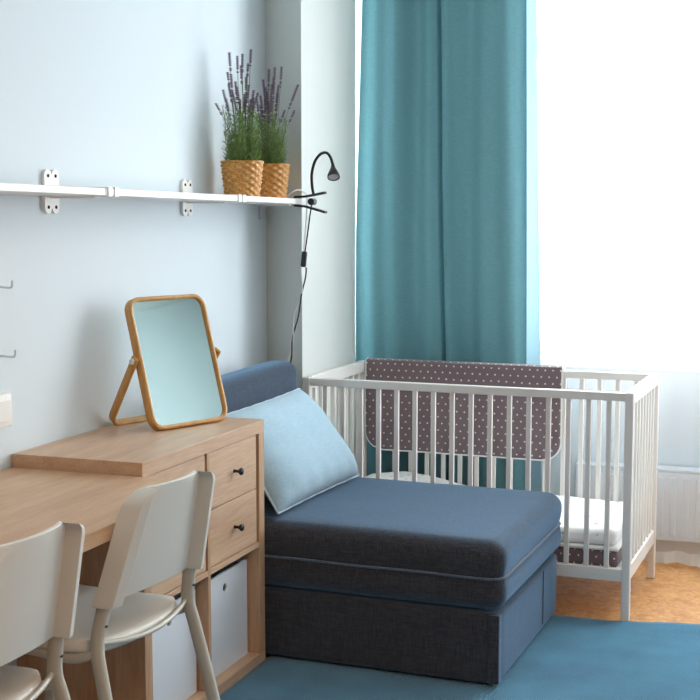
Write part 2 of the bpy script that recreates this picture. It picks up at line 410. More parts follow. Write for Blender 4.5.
# ------------------------------------------------------------------ shelving unit (two by two cubes)
KY, KW, KD, KH = 2.92, .77, .39, .77
sh = thing('shelving_unit', 'oak veneer cube shelving unit with drawers above open cubes beside the sofa', 'shelving unit', (0.0, KY, 0))
T = .039
obj('top_panel', box(.003, KD, 0, KW, KH-T, KH, bev=.0012), M['oak'], sh)
obj('bottom_panel', box(.003, KD, 0, KW, 0.0, T, bev=.0012), M['oak'], sh)
for y in (0, KW-T): obj('side_panel', box(.003, KD, y, y+T, T, KH-T, bev=.0012), M['oak_z'], sh)
sz = .016; yc = KW/2; zc = KH/2
obj('divider', box(.003, KD-.003, yc-sz/2, yc+sz/2, T, KH-T, bev=.001), M['oak_z'], sh)
for a, b_ in ((T, yc-sz/2), (yc+sz/2, KW-T)):
    obj('shelf', box(.003, KD-.003, a, b_, zc-sz/2, zc+sz/2, bev=.001), M['oak'], sh)
    # cabinet insert with two drawers
    obj('drawer_housing', box(.02, KD-.02, a+.001, b_-.001, zc+sz/2+.001, KH-T-.001), M['dark_hole'], sh)
    zlo, zhi = zc+sz/2+.003, KH-T-.003; zm = (zlo+zhi)/2
    for z0, z1 in ((zlo, zm-.0015), (zm+.0015, zhi)):
        d = obj('drawer', box(KD-.024, KD-.006, a+.004, b_-.008, z0, z1, bev=.0012), M['oak'], sh)
        yk = (a+b_)/2; zk = (z0+z1)/2
        kn = obj('knob', lathe(new(), [(.006, 0), (.0045, .004), (.0045, .014), (.010, .020), (.0115, .024), (.009, .028), (.003, .029)], 16, orient(Vector((KD-.006, yk, zk)), (1, 0, 0))), M['black'], d, True, 'black round knob')
# white storage boxes
for i, (a, b_) in enumerate(((T, yc-sz/2), (yc+sz/2, KW-T))):
    bxn = thing('storage_box', ('white storage box in the lower cube nearest the sofa' if i else 'white storage box in the lower cube behind the chair legs'), 'box', (0.02, KY, T), 0, 'white boxes in the shelving unit')
    w0, w1 = a+.008, b_-.010; x1 = .325; hh = .30
    bm = new()
    bx(bm, 0, .006, w0, w1, 0, hh, .001); bx(bm, .006, x1, w0, w0+.005, 0, hh, .001); bx(bm, .006, x1, w1-.005, w1, 0, hh, .001); bx(bm, .006, x1, w0+.005, w1-.005, 0, .005)
    obj('body', bm, M['box'], bxn)
    # front panel with a punched finger hole
    ym = (w0+w1)/2; hz = hh-.047; R = .0125; bm = new(); n = 32
    circ = []; sq = []
    for k in range(n):
        t = 2*PI*k/n; circ.append((ym+R*math.cos(t), hz+R*math.sin(t)))
        ct, st = math.cos(t), math.sin(t); sc = min(((w1-ym)/abs(ct)) if abs(ct) > 1e-6 else 9, ((hh-hz) if st > 0 else hz)/abs(st) if abs(st) > 1e-6 else 9)
        sq.append((ym+ct*sc, hz+st*sc))
    cf = [bm.verts.new((x1+.006, p[0], p[1])) for p in circ]; sf = [bm.verts.new((x1+.006, p[0], p[1])) for p in sq]
    cb = [bm.verts.new((x1, p[0], p[1])) for p in circ]; sb = [bm.verts.new((x1, p[0], p[1])) for p in sq]
    for k in range(n):
        j = (k+1) % n
        bm.faces.new((cf[k], cf[j], sf[j], sf[k])); bm.faces.new((cb[k], cb[j], sb[j], sb[k])); bm.faces.new((cf[k], cf[j], cb[j], cb[k])); bm.faces.new((sf[k], sf[j], sb[j], sb[k]))
    # square off the corners
    for (yy, zz) in ((w0, 0), (w1, 0), (w1, hh), (w0, hh)):
        near = sorted(range(n), key=lambda k: (sq[k][0]-yy)**2+(sq[k][1]-zz)**2)[:2]
        a1, b1 = near
        for S, xx in ((sf, x1+.006), (sb, x1)):
            if (sq[a1][0]-yy)**2+(sq[a1][1]-zz)**2 > 1e-9:
                c_ = bm.verts.new((xx, yy, zz)); bm.faces.new((S[a1], S[b1], c_))
    obj('front_panel', bm, M['box'], bxn)
    obj('hole_shade', box(x1-.022, x1-.020, w0+.006, w1-.006, .006, hh-.01), M['dark_hole'], bxn)  # dark sheet added as the shade seen through the finger hole

# ------------------------------------------------------------------ desk
dk = thing('desk', 'oak veneer desk with panel legs along the wall, joined to the shelving unit', 'desk', (0, 1.55, 0))
obj('desktop', box(.004, .578, 0, 1.368, .700, .735, bev=.0015), M['oak_desk'], dk)
obj('side_panel', box(.03, .55, 0, .034, 0, .700, bev=.0015), M['oak_z'], dk)
obj('back_rail', box(.02, .04, .034, 1.366, .50, .699, bev=.0015), M['oak_desk'], dk)

# ------------------------------------------------------------------ sofa module
SR = -.032
sofa = thing('sofa', 'slate blue fabric sofa seat module with low backrest against the wall', 'sofa', (1.142, 3.678, .0085), SR)
SL, SW = 1.10, .785
# local: x from -SL to 0, y 0..SW
def place(bm, v): bmesh.ops.translate(bm, vec=v, verts=bm.verts); return bm
base = rbox(SL-.012, SW-.01, .214, .014, 10, 3)
obj('base', place(base, Vector((-SL/2, SW/2, .008+.107))), M['sofa'], sofa, True)
obj('corner_strip', box(-.036, -.003, .0015, .03, .012, .219, bev=.003, seg=3), M['sofa'], sofa, True)
obj('side_seam', tube(new(), [(-.0045, SW-.22, .03), (-.0045, SW-.22, .212)], .0014, 6), M['sofa'], sofa, True)
for (x, y) in ((-.1, .08), (-.1, SW-.08), (-SL+.1, .08), (-SL+.1, SW-.08)):
    obj('leg', lathe(new(), [(.022, 0), (.025, .009)], 16, Matrix.Translation((x, y, .0))), M['black'], sofa, True)
CX = SL-.02
def crown(p):
    u = p.x/(CX/2); v = p.y/(SW/2)
    if p.z > 0:
        p.z += .012*(1-u**2)*(1-v**2)-.004 + .0018*noise.noise(Vector((p.x*9, p.y*9, 3)))
    s = abs(p.z)/.1
    bul = .008*(1-min(1, abs(abs(p.z)-.05)/.05)**2) 
    if abs(u) > .9: p.x += math.copysign(bul, p.x)
    if abs(v) > .9: p.y += math.copysign(bul*.8, p.y)
    # pinch at the piping
    return p
cu = rbox(CX, SW+.002, .216, .042, 16, 6, crown)
obj('seat_cushion', place(cu, Vector((-SL/2+.013, SW/2, .226+.108))), M['sofa'], sofa, True)
pts = []
hx, hy, r = CX/2+.003, SW/2+.006, .042
for (cx_, cy_, a0) in ((hx-r, hy-r, 0), (-hx+r, hy-r, 90), (-hx+r, -hy+r, 180), (hx-r, -hy+r, 270)):
    for k in range(7):
        a = math.radians(a0+15*k); pts.append(Vector((-SL/2+.013+cx_+r*math.cos(a), SW/2+cy_+r*math.sin(a), .329)))
dense = []
for i in range(len(pts)):
    a, b_ = pts[i], pts[(i+1) % len(pts)]
    m_ = max(1, int((b_-a).length/.05))
    for k in range(m_): q = a.lerp(b_, k/m_); q.z += .0012*math.sin(q.x*17+q.y*11); dense.append(q)
obj('piping', tube(new(), dense, .0042, 6, True), M['piping'], sofa, True)
def bk(p):
    p.x += .0*p.z
    if p.z > .15: p.z += .006*math.sin(p.y*5)
    return p
br = rbox(.135, SW-.075, .42, .05, 12, 6, bk)
obj('backrest', place(br, Vector((-SL+.014+.0675, SW/2-.022, .441+.205))), M['sofa'], sofa, True)

# pillow
BL, BR, TR, TL = Vector((.418, 3.732, .468)), Vector((.455, 4.385, .470)), Vector((.232, 4.372, .772)), Vector((.226, 3.722, .764))
nrm = (BR-BL).cross(TL-BL).normalized()
if nrm.x < 0: nrm = -nrm
def pil(s, t, side):
    u, v = 2*s-1, 2*t-1
    # pull the edges in between the corners
    k = .022
    uu = u*(1-k*(1-v*v)*abs(u)); vv = v*(1-k*(1-u*u)*abs(v))
    s2, t2 = (uu+1)/2, (vv+1)/2
    p = (BL*(1-s2)+BR*s2)*(1-t2)+(TL*(1-s2)+TR*s2)*t2
    h = max(0, (1-u**4)*(1-v**4))**.55
    th = .070*h*(1+.10*(-v)) + .0025*h*noise.noise(Vector((s*6, t*5, side)))
    wr = .004*h*math.sin(s*38+2*math.sin(t*5))*max(0, 1-t*3)+.003*h*math.sin(t*30+s*4)*max(0, 1-s*4)
    return p+nrm*(side*th*(1.15 if side > 0 else .62)+(wr if side > 0 else 0))
bm = new(); n = 40; G = {}
for side in (1, -1):
    for i in range(n+1):
        for j in range(n+1):
            edge = i in (0, n) or j in (0, n)
            if side == -1 and edge: G[side, i, j] = G[1, i, j]; continue
            # denser near the edges
            s = .5-.5*math.cos(PI*i/n); t = .5-.5*math.cos(PI*j/n)
            G[side, i, j] = bm.verts.new(pil(s, t, side))
    for i in range(n):
        for j in range(n):
            try: bm.faces.new((G[side, i, j], G[side, i+1, j], G[side, i+1, j+1], G[side, i, j+1]))
            except ValueError: pass
pil_root = thing('cushion', 'light blue linen cushion leaning on the sofa backrest', 'cushion', (.35, 4.06, .455))
place(bm, -Vector((.35, 4.06, .455)))
obj('cover', bm, M['pillow'], pil_root, True)
loop = []
for (a, b_) in (((0, 0), (1, 0)), ((1, 0), (1, 1)), ((1, 1), (0, 1)), ((0, 1), (0, 0))):
    for k in range(24):
        q = k/24; s = a[0]*(1-q)+b_[0]*q; t = a[1]*(1-q)+b_[1]*q
        p = pil(s, t, 1)-Vector((.35, 4.06, .455)); p += Vector((0, 0, .0008*math.sin(k*1.9))); loop.append(p)
obj('piping', tube(new(), loop, .0042, 6, True), M['pillow_pipe'], pil_root, True)

# ------------------------------------------------------------------ crib
CR = -.0247; LL, WW, HH = 1.218, .613, .797
crib = thing('crib', 'white painted wooden baby crib with upright slats behind the sofa', 'crib', (1.406, 4.482, 0), CR)
def P(name, *a, bev=.003): return obj(name, box(*a, bev=bev), M['crib'], crib)
pw = .029; LX = -LL
for x in (LX, -pw):
    for y in (0, WW-pw): P('post', x, x+pw*.92 if x == LX else 0, y, y+pw, 0, HH, bev=.004)
for y in (.004, WW-.030):
    P('top_rail', LX+pw*.9, -pw*.98, y, y+.026, HH-.032, HH-.003)
    P('bottom_rail', LX+pw*.9, -pw*.98, y, y+.026, .138, .182)
for x in (LX+.003, -.027):
    P('top_rail', x, x+.024, pw, WW-pw, HH-.045, HH+.002)
    P('bottom_rail', x, x+.024, pw, WW-pw, .140, .192)
for y in (.010, WW-.024):
    for i in range(16):
        x = LX+pw/2+(LL-pw)*(i+1)/17
        P('slat', x-.0085, x+.0085, y, y+.014, .182, HH-.032, bev=.002)
for x in (LX+.008, -.022):
    for i in range(8):
        y = pw/2+(WW-pw)*(i+1)/9
        P('slat', x, x+.014, y-.0085, y+.0085, .190, HH-.045, bev=.002)
bm = new(); bx(bm, LX+.04, -.04, .034, WW-.034, .160, .170)
obj('mattress_base', bm, M['crib'], crib)
for z in (.43, .30):
    obj('bolt', lathe(new(), [(.004, 0), (.006, .002), (.006, .004), (.003, .0055)], 12, orient(Vector((0.0, WW-.017, z)), (1, 0, 0))), M['steel'], crib)
# mattress: dotted case and white piped top edge
mt = thing('crib_mattress', 'grey-brown dotted mattress with white edging inside the crib', 'mattress', (1.406, 4.482, 0), CR)
obj('mattress_body', place(rbox(LL-.10, WW-.085, .062, .018, 10, 3), Vector((LX/2, WW/2, .1705+.031))), M['dots'], mt, True)
bm = place(rbox(LL-.094, WW-.079, .013, .006, 10, 2), Vector((LX/2, WW/2, .233+.0065)))
obj('edging', bm, M['white_pipe'], mt, True)
# duvet
def duv(p):
    u = p.x/((LL-.11)/2)
    k = noise.noise(Vector((p.x*5, p.y*6, 1.3)))*.012+noise.noise(Vector((p.x*14, p.y*12, 4)))*.005
    if p.z > 0:
        p.z += k+.010
        if u < .0: p.z += .020*min(1, -u*2.2)+.030*math.exp(-((p.x+.40)/.17)**2)
        # rises toward the front right corner
    return p
bed = obj('duvet', place(rbox(LL-.11, WW-.095, .045, .022, 30, 5, duv), Vector((LX/2, WW/2, .248+.0225))), M['bedding'], None, True)
bed.location = (1.406, 4.482, 0); bed.rotation_euler = (0, 0, CR)
tag(bed, 'white sprigged duvet lying rumpled on the crib mattress', 'duvet')
# dotted pad hung over the far rail
bump = thing('crib_pad', 'grey-brown polka-dot pad hung over the far rail of the crib', 'crib pad', (1.406, 4.482, 0), CR)
xa, xb = LX+.036, -.368
yi, yo, zt = WW-.030-.008, WW+.010, HH+.006
def prof(t):
    # from inner bottom over the rail to the outer bottom, arc length param
    L1 = .365; L2 = .048; L3 = .30; s = t*(L1+L2+L3)
    if s < L1: return Vector((0, yi, zt-L1+s)), s, L1
    if s < L1+L2:
        a = (s-L1)/L2; return Vector((0, yi+(yo-yi)*a, zt+.004*math.sin(a*PI))), s, L1
    return Vector((0, yo, zt-(s-L1-L2))), s, L1
Rr = .075; TOT = .365+.048+.30
def padf(s, t):
    p, arc, _ = prof(t)
    d = min(arc, TOT-arc)
    inset = 0
    if d < Rr: inset = Rr-math.sqrt(max(0, Rr*Rr-(Rr-d)**2))
    x = xa+inset+(xb-xa-2*inset)*s
    p.x = x; p.y += .0018*math.sin(x*23+p.z*9)*(1 if p.z < HH-.05 else 0) - (.004 if p.y < WW-.02 and p.z < HH-.1 else 0)
    return p
o = obj('pad_cloth', sheet(padf, 60, 70), M['dots'], bump, True)
md = o.modifiers.new('thickness', 'SOLIDIFY'); md.thickness = .006; md.offset = 0
loop = [padf(0, t/60) for t in range(61)]+[padf(s/40, 1) for s in range(1, 40)]+[padf(1, 1-t/60) for t in range(61)]+[padf(1-s/40, 0) for s in range(1, 40)]
obj('white_edging', tube(new(), loop, .0042, 6, True), M['white_pipe'], bump, True)

# ------------------------------------------------------------------ curtains
def teal(s, t):
    # s across, t bottom->top
    z = .02+t*2.62
    xl = .146+.030*max(0, z-1.3); xr = .868-.014*(z-.9)
    x = xl+(xr-xl)*s
    y = 5.20+.020*math.sin(s*2*PI*3.2+.5)+.011*math.sin(s*2*PI*6.1+z*.5)+.004*math.sin(s*30+z*2.)
    # one deep tuck where the cloth doubles back
    c = .505+.05*(2.2-z)/1.4; d = (s-c)
    y += -.040*math.exp(-((d-.035)/.035)**2)*(1-.2*t)+.050*math.exp(-((d+.002)/.010)**2)
    # right edge turns toward the window
    if s > .95: y += .03*((s-.95)/.05)**1.5
    return Vector((x, y, z))
cur = thing('teal_curtain', 'teal full-length curtain hanging beside the pier at the left of the window', 'curtain', (.55, 5.2, 0))
bm = sheet(teal, 260, 30); place(bm, -Vector((.55, 5.2, 0)))
o = obj('curtain_cloth', bm, M['teal'], cur, 180)
obj('edge_hem', place(sheet(lambda s, t: teal(1, t)+Vector((-.010+(.076-.026*t/.85)*s, .002+.012*math.sin(s*3)*.5, 0)), 6, 30), -Vector((.55, 5.2, 0))), cloth_trans('light blue curtain edge', srgb(140, 170, 182), .0, .3), cur, True)
def sheerf(s, t):
    z = .012+t*2.63; x = .93-.055*z/2.2+s*(3.45-.90)
    f = x*1.0
    y = 5.275+.022*math.sin(f*21+.6*math.sin(f*5))+.013*math.sin(f*47+1+.3*z)+.006*math.sin(f*90)
    y += (.030*math.sin(f*13+2.0))*(1-t)*.8
    # a gathered bunch of folds
    y += .02*math.sin(f*130)*math.exp(-((x-1.62)/.07)**2)
    if t < .04: y -= .02*(1-t/.04)*(.5+.5*math.sin(f*17))
    return Vector((x, y, z))
shr = thing('sheer_curtain', 'white translucent sheer curtain hanging to the floor across the window', 'curtain', (2.1, 5.27, 0))
obj('voile', place(sheet(sheerf, 420, 60), -Vector((2.1, 5.27, 0))), M['sheer'], shr, 180)
obj('hem', place(sheet(lambda s, t: sheerf(s, t*.018)+Vector((0, -.003, 0)), 420, 2), -Vector((2.1, 5.27, 0))), M['hem'], shr, 180)
rail = obj('curtain_rail', box(.1, 3.6, 5.17, 5.31, 2.665, ZC-.002, bev=.004), M['white_paint']); tag(rail, 'white curtain rail fixed to the ceiling above the window', 'curtain rail')

# ------------------------------------------------------------------ wall shelf
ws = thing('wall_shelf', 'long narrow white wall shelf on metal plates holding two plants', 'shelf', (0, 0, 1.435))
SD = .20
def tilt(bm):
    for v in bm.verts: v.co.z += (4.5-v.co.y)*.0085
    return bm
for (a, b_) in ((1.2, 3.09), (3.093, 3.92), (3.923, 4.525)):
    obj('board', tilt(box(.006, SD, a, b_, 0, .019, bev=.0015)), M['white_paint'], ws)
for y in (3.10, 3.928):
    for k in (0, .034):
        obj('joint_clip', tilt(box(-.0+.004, SD+.003, y+k, y+k+.022, -.0025, .0225, bev=.001)), M['plate'], ws)
def plate(y, up):
    bm = new(); w = .036; dz_ = (4.5-y)*.0085; z0 = dz_+.017 if up else dz_-.030; z1 = dz_+.072 if up else dz_+.0
    n = 7; prof_ = []
    # scalloped end with two lobes
    zc_ = (z1-.017) if up else (z0+.020)-.0; R = .0175
    zs = -1 if up else 1
    outline = []
    if up:
        outline = [(-w, z0), (w, z0)]
        for k in range(n): a = math.radians(0+170*k/(n-1)); outline.append((.0185+R*math.cos(a), zc_+R*math.sin(a)))
        for k in range(n): a = math.radians(10+170*k/(n-1)); outline.append((-.0185+R*math.cos(a), zc_+R*math.sin(a)))
    else:
        outline = [(w, z1), (-w, z1)]
        zc_ = z0+.0
        for k in range(n): a = math.radians(180+170*k/(n-1)); outline.append((-.0185+R*math.cos(a), zc_+R*math.sin(a)))
        for k in range(n): a = math.radians(190+170*k/(n-1)); outline.append((.0185+R*math.cos(a), zc_+R*math.sin(a)))
    f = [bm.verts.new((.010, y+p[0], p[1])) for p in outline]; bk_ = [bm.verts.new((.0, y+p[0], p[1])) for p in outline]
    bm.faces.new(f); bm.faces.new(bk_[::-1])
    for i in range(len(f)): j = (i+1) % len(f); bm.faces.new((f[i], bk_[i], bk_[j], f[j]))
    p_ = obj('mounting_plate', bm, M['plate'], ws)
    zz = (zc_) if up else zc_
    for s in (-1, 1):
        obj('screw', lathe(new(), [(.0048, 0), (.0048, .0015), (.003, .0022)], 14, orient(Vector((.0101, y+s*.0185, zz)), (1, 0, 0))), M['dark_hole'], p_, True)
for y in (3.13, 3.945): plate(y, True); plate(y, False)
obj('mounting_plate', box(0, .010, 4.545, 4.60, -.055, .0, bev=.002), M['steel'], ws)
for y in (3.13, 3.945, 4.49):
    obj('arm', tilt(box(.0105, .15, y-.012, y+.012, -.006, -.0003, bev=.001)), M['plate'], ws)

# ------------------------------------------------------------------ lavender in baskets
def basket(bm, rb, rt, h):
    NA, NR = 132, 44; rings = []
    for j in range(NR+1):
        t = j/NR; z = h*t; r0 = rb+(rt-rb)*t**.9
        row = int(t*11*.9999)
        ring = []
        ph = (t*11-row)
        for k in range(NA):
            a = k/NA*22; col = int(a); fa = a-col
            over = 1 if (row+col) % 2 else -1
            d = .0042*over*math.sin(fa*PI)*math.sin(ph*PI)
            if t > .955: d = .0028
            ring.append(bm.verts.new(((r0+d)*math.cos(2*PI*k/NA), (r0+d)*math.sin(2*PI*k/NA), z)))
        rings.append(ring)
    inner = [[bm.verts.new(((rt-.006-(.004*q))*math.cos(2*PI*k/NA), (rt-.006-.004*q)*math.sin(2*PI*k/NA), h-.02*q)) for k in range(NA)] for q in (0, 1)]
    R_ = rings+inner
    for A, B in zip(R_, R_[1:]):
        for k in range(NA): bm.faces.new((A[k], A[(k+1) % NA], B[(k+1) % NA], B[k]))
    bm.faces.new(rings[0][::-1]); bm.faces.new(inner[-1])
    return bm

def leaf(bm, p, d, L, w):
    d = d.normalized(); s = d.cross(Vector((random.uniform(-1, 1), random.uniform(-1, 1), .2))).normalized()
    nn = d.cross(s)*.0008
    q = [p, p+d*L*.4+s*w, p+d*L, p+d*L*.4-s*w]
    a = [bm.verts.new(x+nn) for x in q]; c = [bm.verts.new(x-nn) for x in q]
    bm.faces.new(a); bm.faces.new(c[::-1])
    for i in range(4): bm.faces.new((a[i], c[i], c[(i+1) % 4], a[(i+1) % 4]))

def lavender(name_loc, label, spikes, seed, hgt):
    random.seed(seed)
    t = thing('potted_lavender', label, 'potted plant', name_loc, 0, 'lavender plants on the shelf')
    obj('basket', basket(new(), .058, .072, .122), M['wicker'], t, True)
    obj('soil', lathe(new(), [(.0605, .093), (.0605, .097), (.02, .102), (.003, .1025)], 24), M['soil'], t)
    fol = new(); stems = new()
    for i in range(84):
        a = random.uniform(0, 2*PI); r = .055*math.sqrt(random.random())
        p0 = Vector((r*math.cos(a), r*math.sin(a), .100)); lean = Vector((math.cos(a)*random.uniform(0, .10)*r/.04, math.sin(a)*random.uniform(0, .10)*r/.04, 1))
        L = .06+(hgt-.06)*random.random()**1.6
        pts = [p0+lean*L*k/4+Vector((random.uniform(-.003, .003), random.uniform(-.003, .003), 0))*k for k in range(5)]
        tube(stems, pts, .0009, 4)
        m_ = int(L/.0058)
        for k in range(m_):
            q = k/m_; p = p0+lean*L*q; aa = random.uniform(0, 2*PI)
            d = Vector((math.cos(aa), math.sin(aa), random.uniform(.5, 1.6)))
            leaf(fol, p, d, random.uniform(.014, .028)*(1.1-.5*q), .0012)
    obj('foliage', fol, M['leaf'], t); obj('stems', stems, M['leaf2'], t)
    for (dx, dy, top, ln) in spikes:
        dx += random.uniform(-.008, .008)
        dy *= .74 if abs(dy) < .09 else .9; ox, oy = .94*dy-.34*dx, .34*dy+.94*dx; p0 = Vector((ox*.3, oy*.3, .10)); p1 = Vector((ox, oy, top))
        mid = p0.lerp(p1, .5)+Vector((random.uniform(-.008, .008)-ox*.12, random.uniform(-.008, .008)-oy*.12, .012))
        path = catmull([p0, mid, p1], 8)
        fs = new(); tube(fs, path, .0010, 4)
        dirv = (path[-1]-path[-3]).normalized(); bs = []
        z = 0
        while z < ln:
            c = path[-1]-dirv*z; rr = .0026 if z > .01 else .0026
            gap = (z > ln*.55 and int(z/.006) % 3 == 1)
            if not gap:
                for k in range(6):
                    a = k*PI/3+z*90; nrm_ = Vector((math.cos(a), math.sin(a), .55)).normalized()
                    m4 = orient(c+nrm_*rr*.6, nrm_)
                    lathe(bs_bm := new(), [(.0006, -.002), (.0019, 0), (.0016, .0028), (.0004, .0048)], 5, m4)
                    me = bpy.data.meshes.new('t'); bs_bm.to_mesh(me); bs_bm.free(); bs.append(me)
            z += .0058
        fb = new()
        for me in bs: fb.from_mesh(me); bpy.data.meshes.remove(me)
        s_ = obj('flower_spike', fb, M['flower'], t)
        obj('stalk', fs, M['leaf2'], s_)
    return t
# coordinates: dx toward the room, dy along the shelf
R_ = random.uniform
spA = [(.0, -.085, .36, .075), (.01, -.055, .485, .065), (.02, -.020, .475, .055), (.0, .005, .480, .060), (-.02, -.045, .41, .07), (.03, -.03, .39, .07), (.01, .045, .495, .055), (.02, .02, .405, .08),
       (-.01, .035, .375, .07), (.03, .055, .36, .06), (.0, .075, .35, .07), (.02, -.065, .42, .05), (.04, .01, .35, .06), (.0, -.04, .35, .09), (.02, .03, .45, .05), (-.01, .015, .34, .08), (.01, -.06, .38, .06), (.03, -.01, .33, .08), (-.02, .0, .44, .06), (.02, -.098, .315, .05), (-.03, .06, .33, .06), (.03, .04, .33, .05), (-.01, -.07, .33, .07), (.0, -.02, .37, .07)]
lavender((.107, 4.165, 1.4575), 'lavender in a woven basket, the nearer and taller of two on the wall shelf', spA, 3, .23)
spB = [(.0, -.06, .35, .08), (.02, -.03, .42, .09), (.0, .0, .455, .07), (.03, .02, .43, .09), (-.01, .03, .46, .07), (.02, .06, .465, .075), (.0, .115, .40, .09), (.01, .10, .31, .05), (.04, -.01, .38, .09), (.02, .01, .35, .08),
       (-.02, -.04, .36, .08), (.03, .04, .37, .09), (-.01, -.015, .39, .08), (.0, .075, .31, .05), (.04, .03, .30, .07), (.0, .015, .40, .09), (.02, -.02, .36, .09), (.01, .045, .40, .09), (-.02, .0, .34, .08), (.03, -.045, .33, .08), (.01, -.05, .30, .06)]
lavender((.108, 4.400, 1.4556), 'lavender in a woven basket, the one nearer the clip lamp', spB, 9, .20)

# ------------------------------------------------------------------ clip lamp
lp = thing('clip_lamp', 'black gooseneck clip lamp clamped to the right end of the wall shelf', 'lamp', (.225, 4.478, 1.447))
def L_(x, z, y=0): return Vector((x-.215, y, z-1.447))
jaw = new(); bar(jaw, [L_(.165, 1.4605), L_(.205, 1.4625), L_(.235, 1.467), L_(.283, 1.476)], .026, .008, Vector((0, 1, 0)))
obj('upper_jaw', jaw, M['black'], lp)
jaw = new(); bar(jaw, [L_(.165, 1.4300), L_(.205, 1.4270), L_(.235, 1.4190), L_(.285, 1.405)], .026, .008, Vector((0, 1, 0)))
obj('lower_jaw', jaw, M['black'], lp)
obj('spring', tube(new(), [L_(.232+.011*math.cos(a*.5), 1.4435+.011*math.sin(a*.5), -.012+.024*a/60) for a in range(61)], .0022, 6), M['steel'], lp, True, 'metal spring')
obj('hinge', lathe(new(), [(.0125, -.014), (.0125, .014)], 16, orient(L_(.232, 1.4435), (0, 1, 0))), M['black'], lp, True)
neck = catmull([L_(.238, 1.466), L_(.232, 1.50), L_(.231, 1.545), L_(.243, 1.588), L_(.265, 1.614), L_(.288, 1.618), L_(.304, 1.600), L_(.313, 1.572)], 8)
obj('gooseneck', tube(new(), neck, .0052, 10), M['blackmetal'], lp, True)
hd = (Vector((.33, 4.44, 1.515))-Vector((.313, 4.475, 1.573)))
hm = orient(L_(.312, 1.576), hd)
obj('lamp_head', lathe(new(), [(.006, 0), (.008, .012), (.012, .022), (.018, .036), (.0225, .048), (.0225, .056), (.0205, .056), (.019, .052)], 24, hm), M['blackmetal'], lp, True)
obj('lens', lathe(new(), [(.0185, .0525), (.0180, .0545), (.008, .0555)], 24, hm), M['lens'], lp, True, 'round pale lens')
cord = catmull([L_(.230, 1.432), L_(.224, 1.40), L_(.214, 1.33), L_(.203, 1.262)], 8)
obj('cord', tube(new(), cord, .0026, 6), M['black'], lp, True)
sw = place(rbox(.020, .015, .058, .006, 3, 3), Vector((0, 0, 0)))
bmesh.ops.rotate(sw, cent=(0, 0, 0), matrix=Matrix.Rotation(.10, 3, 'Y'), verts=sw.verts)
obj('inline_switch', place(sw, L_(.199, 1.235)), M['black'], lp, True)
lowc = []
for k in range(60):
    t = k/59; z = 1.205-.385*t; x = .196-.075*t**1.3+.004*math.sin(t*9)
    lowc.append(L_(x+.004*math.cos(t*14), z, .0035*math.sin(t*14)+.018))
obj('lower_cord', tube(new(), lowc, .0028, 6), M['black'], lp, True)
wc = []
pts = catmull([(.15, 4.455, 1.460), (.172, 4.465, 1.480), (.188, 4.485, 1.486), (.205, 4.515, 1.470), (.206, 4.518, 1.43), (.204, 4.505, 1.33), (.196, 4.497, 1.22)], 8)
for k in range(50):
    t = k/49; z = 1.205-.385*t; x = .196-.066*t**1.3+.004*math.sin(t*9)
    pts.append(Vector((x-.0045*math.cos(t*14), 4.493-.0045*math.sin(t*14), z)))
w_ = obj('power_cord', tube(new(), pts, .0028, 6), M['white_cord'], None, True)
tag(w_, 'white power cord running from the shelf end down behind the sofa', 'cord')

# ------------------------------------------------------------------ table mirror
ang = math.atan2(.106, .277)       # rotation of the base line from +y toward +x
mr = thing('table_mirror', 'tilted table mirror with rounded wooden frame on the shelving unit', 'mirror', (.238, 3.494, .7705), -ang)
# local: y along the width, x toward the viewer side
MW, MHt, TH = .302, .398, math.radians(16.5)
U = Vector((-math.sin(TH), 0, math.cos(TH))); N = Vector((math.cos(TH), 0, math.sin(TH))); Yv = Vector((0, 1, 0))
def rr(w, h, r, n=8):
    out = []
    for (cx_, cy_, a0) in ((w/2-r, h-r, 0), (-w/2+r, h-r, 90), (-w/2+r, r, 180), (w/2-r, r, 270)):
        for k in range(n+1): a = math.radians(a0+90*k/n); out.append((cx_+r*math.cos(a), cy_+r*math.sin(a)))
    return out
def ringframe(w, h, r, th, dep, off, name, m_, par):
    bm = new(); o1 = rr(w, h, r); i1 = [(x, y+th) for x, y in rr(w-2*th, h-2*th, r-th)]; n = len(o1); c = .0025
    ro = [(x*(1-2*c/w), c+y*(1-2*c/h)) for x, y in o1]; ri = [(x*(1+2*c/(w-2*th)), y+(y-h/2)*2*c/(h-2*th)) for x, y in i1]
    loops = [(o1, dep/2-c), (ro, dep/2), (ri, dep/2), (i1, dep/2-c), (i1, -dep/2+c), (ri, -dep/2), (ro, -dep/2), (o1, -dep/2+c)]
    V_ = [[bm.verts.new(Yv*x+U*y+N*(off+d)) for x, y in lp_] for lp_, d in loops]
    for a in range(8):
        A, B = V_[a], V_[(a+1) % 8]
        for k in range(n): bm.faces.new((A[k], A[(k+1) % n], B[(k+1) % n], B[k]))
    return obj(name, bm, m_, par, True)
ringframe(MW, MHt, .042, .0125, .028, .0, 'frame', M['bamboo'], mr)
bm = new(); g = [(x, y+.0125) for x, y in rr(MW-.025, MHt-.025, .0295)]
f1 = [bm.verts.new(Yv*x+U*y+N*.006) for x, y in g]; f2 = [bm.verts.new(Yv*x+U*y-N*.008) for x, y in g]
bm.faces.new(f1); bm.faces.new(f2[::-1])
for k in range(len(g)): j = (k+1) % len(g); bm.faces.new((f1[k], f2[k], f2[j], f1[j]))
obj('mirror_glass', bm, M['mirror'], mr)
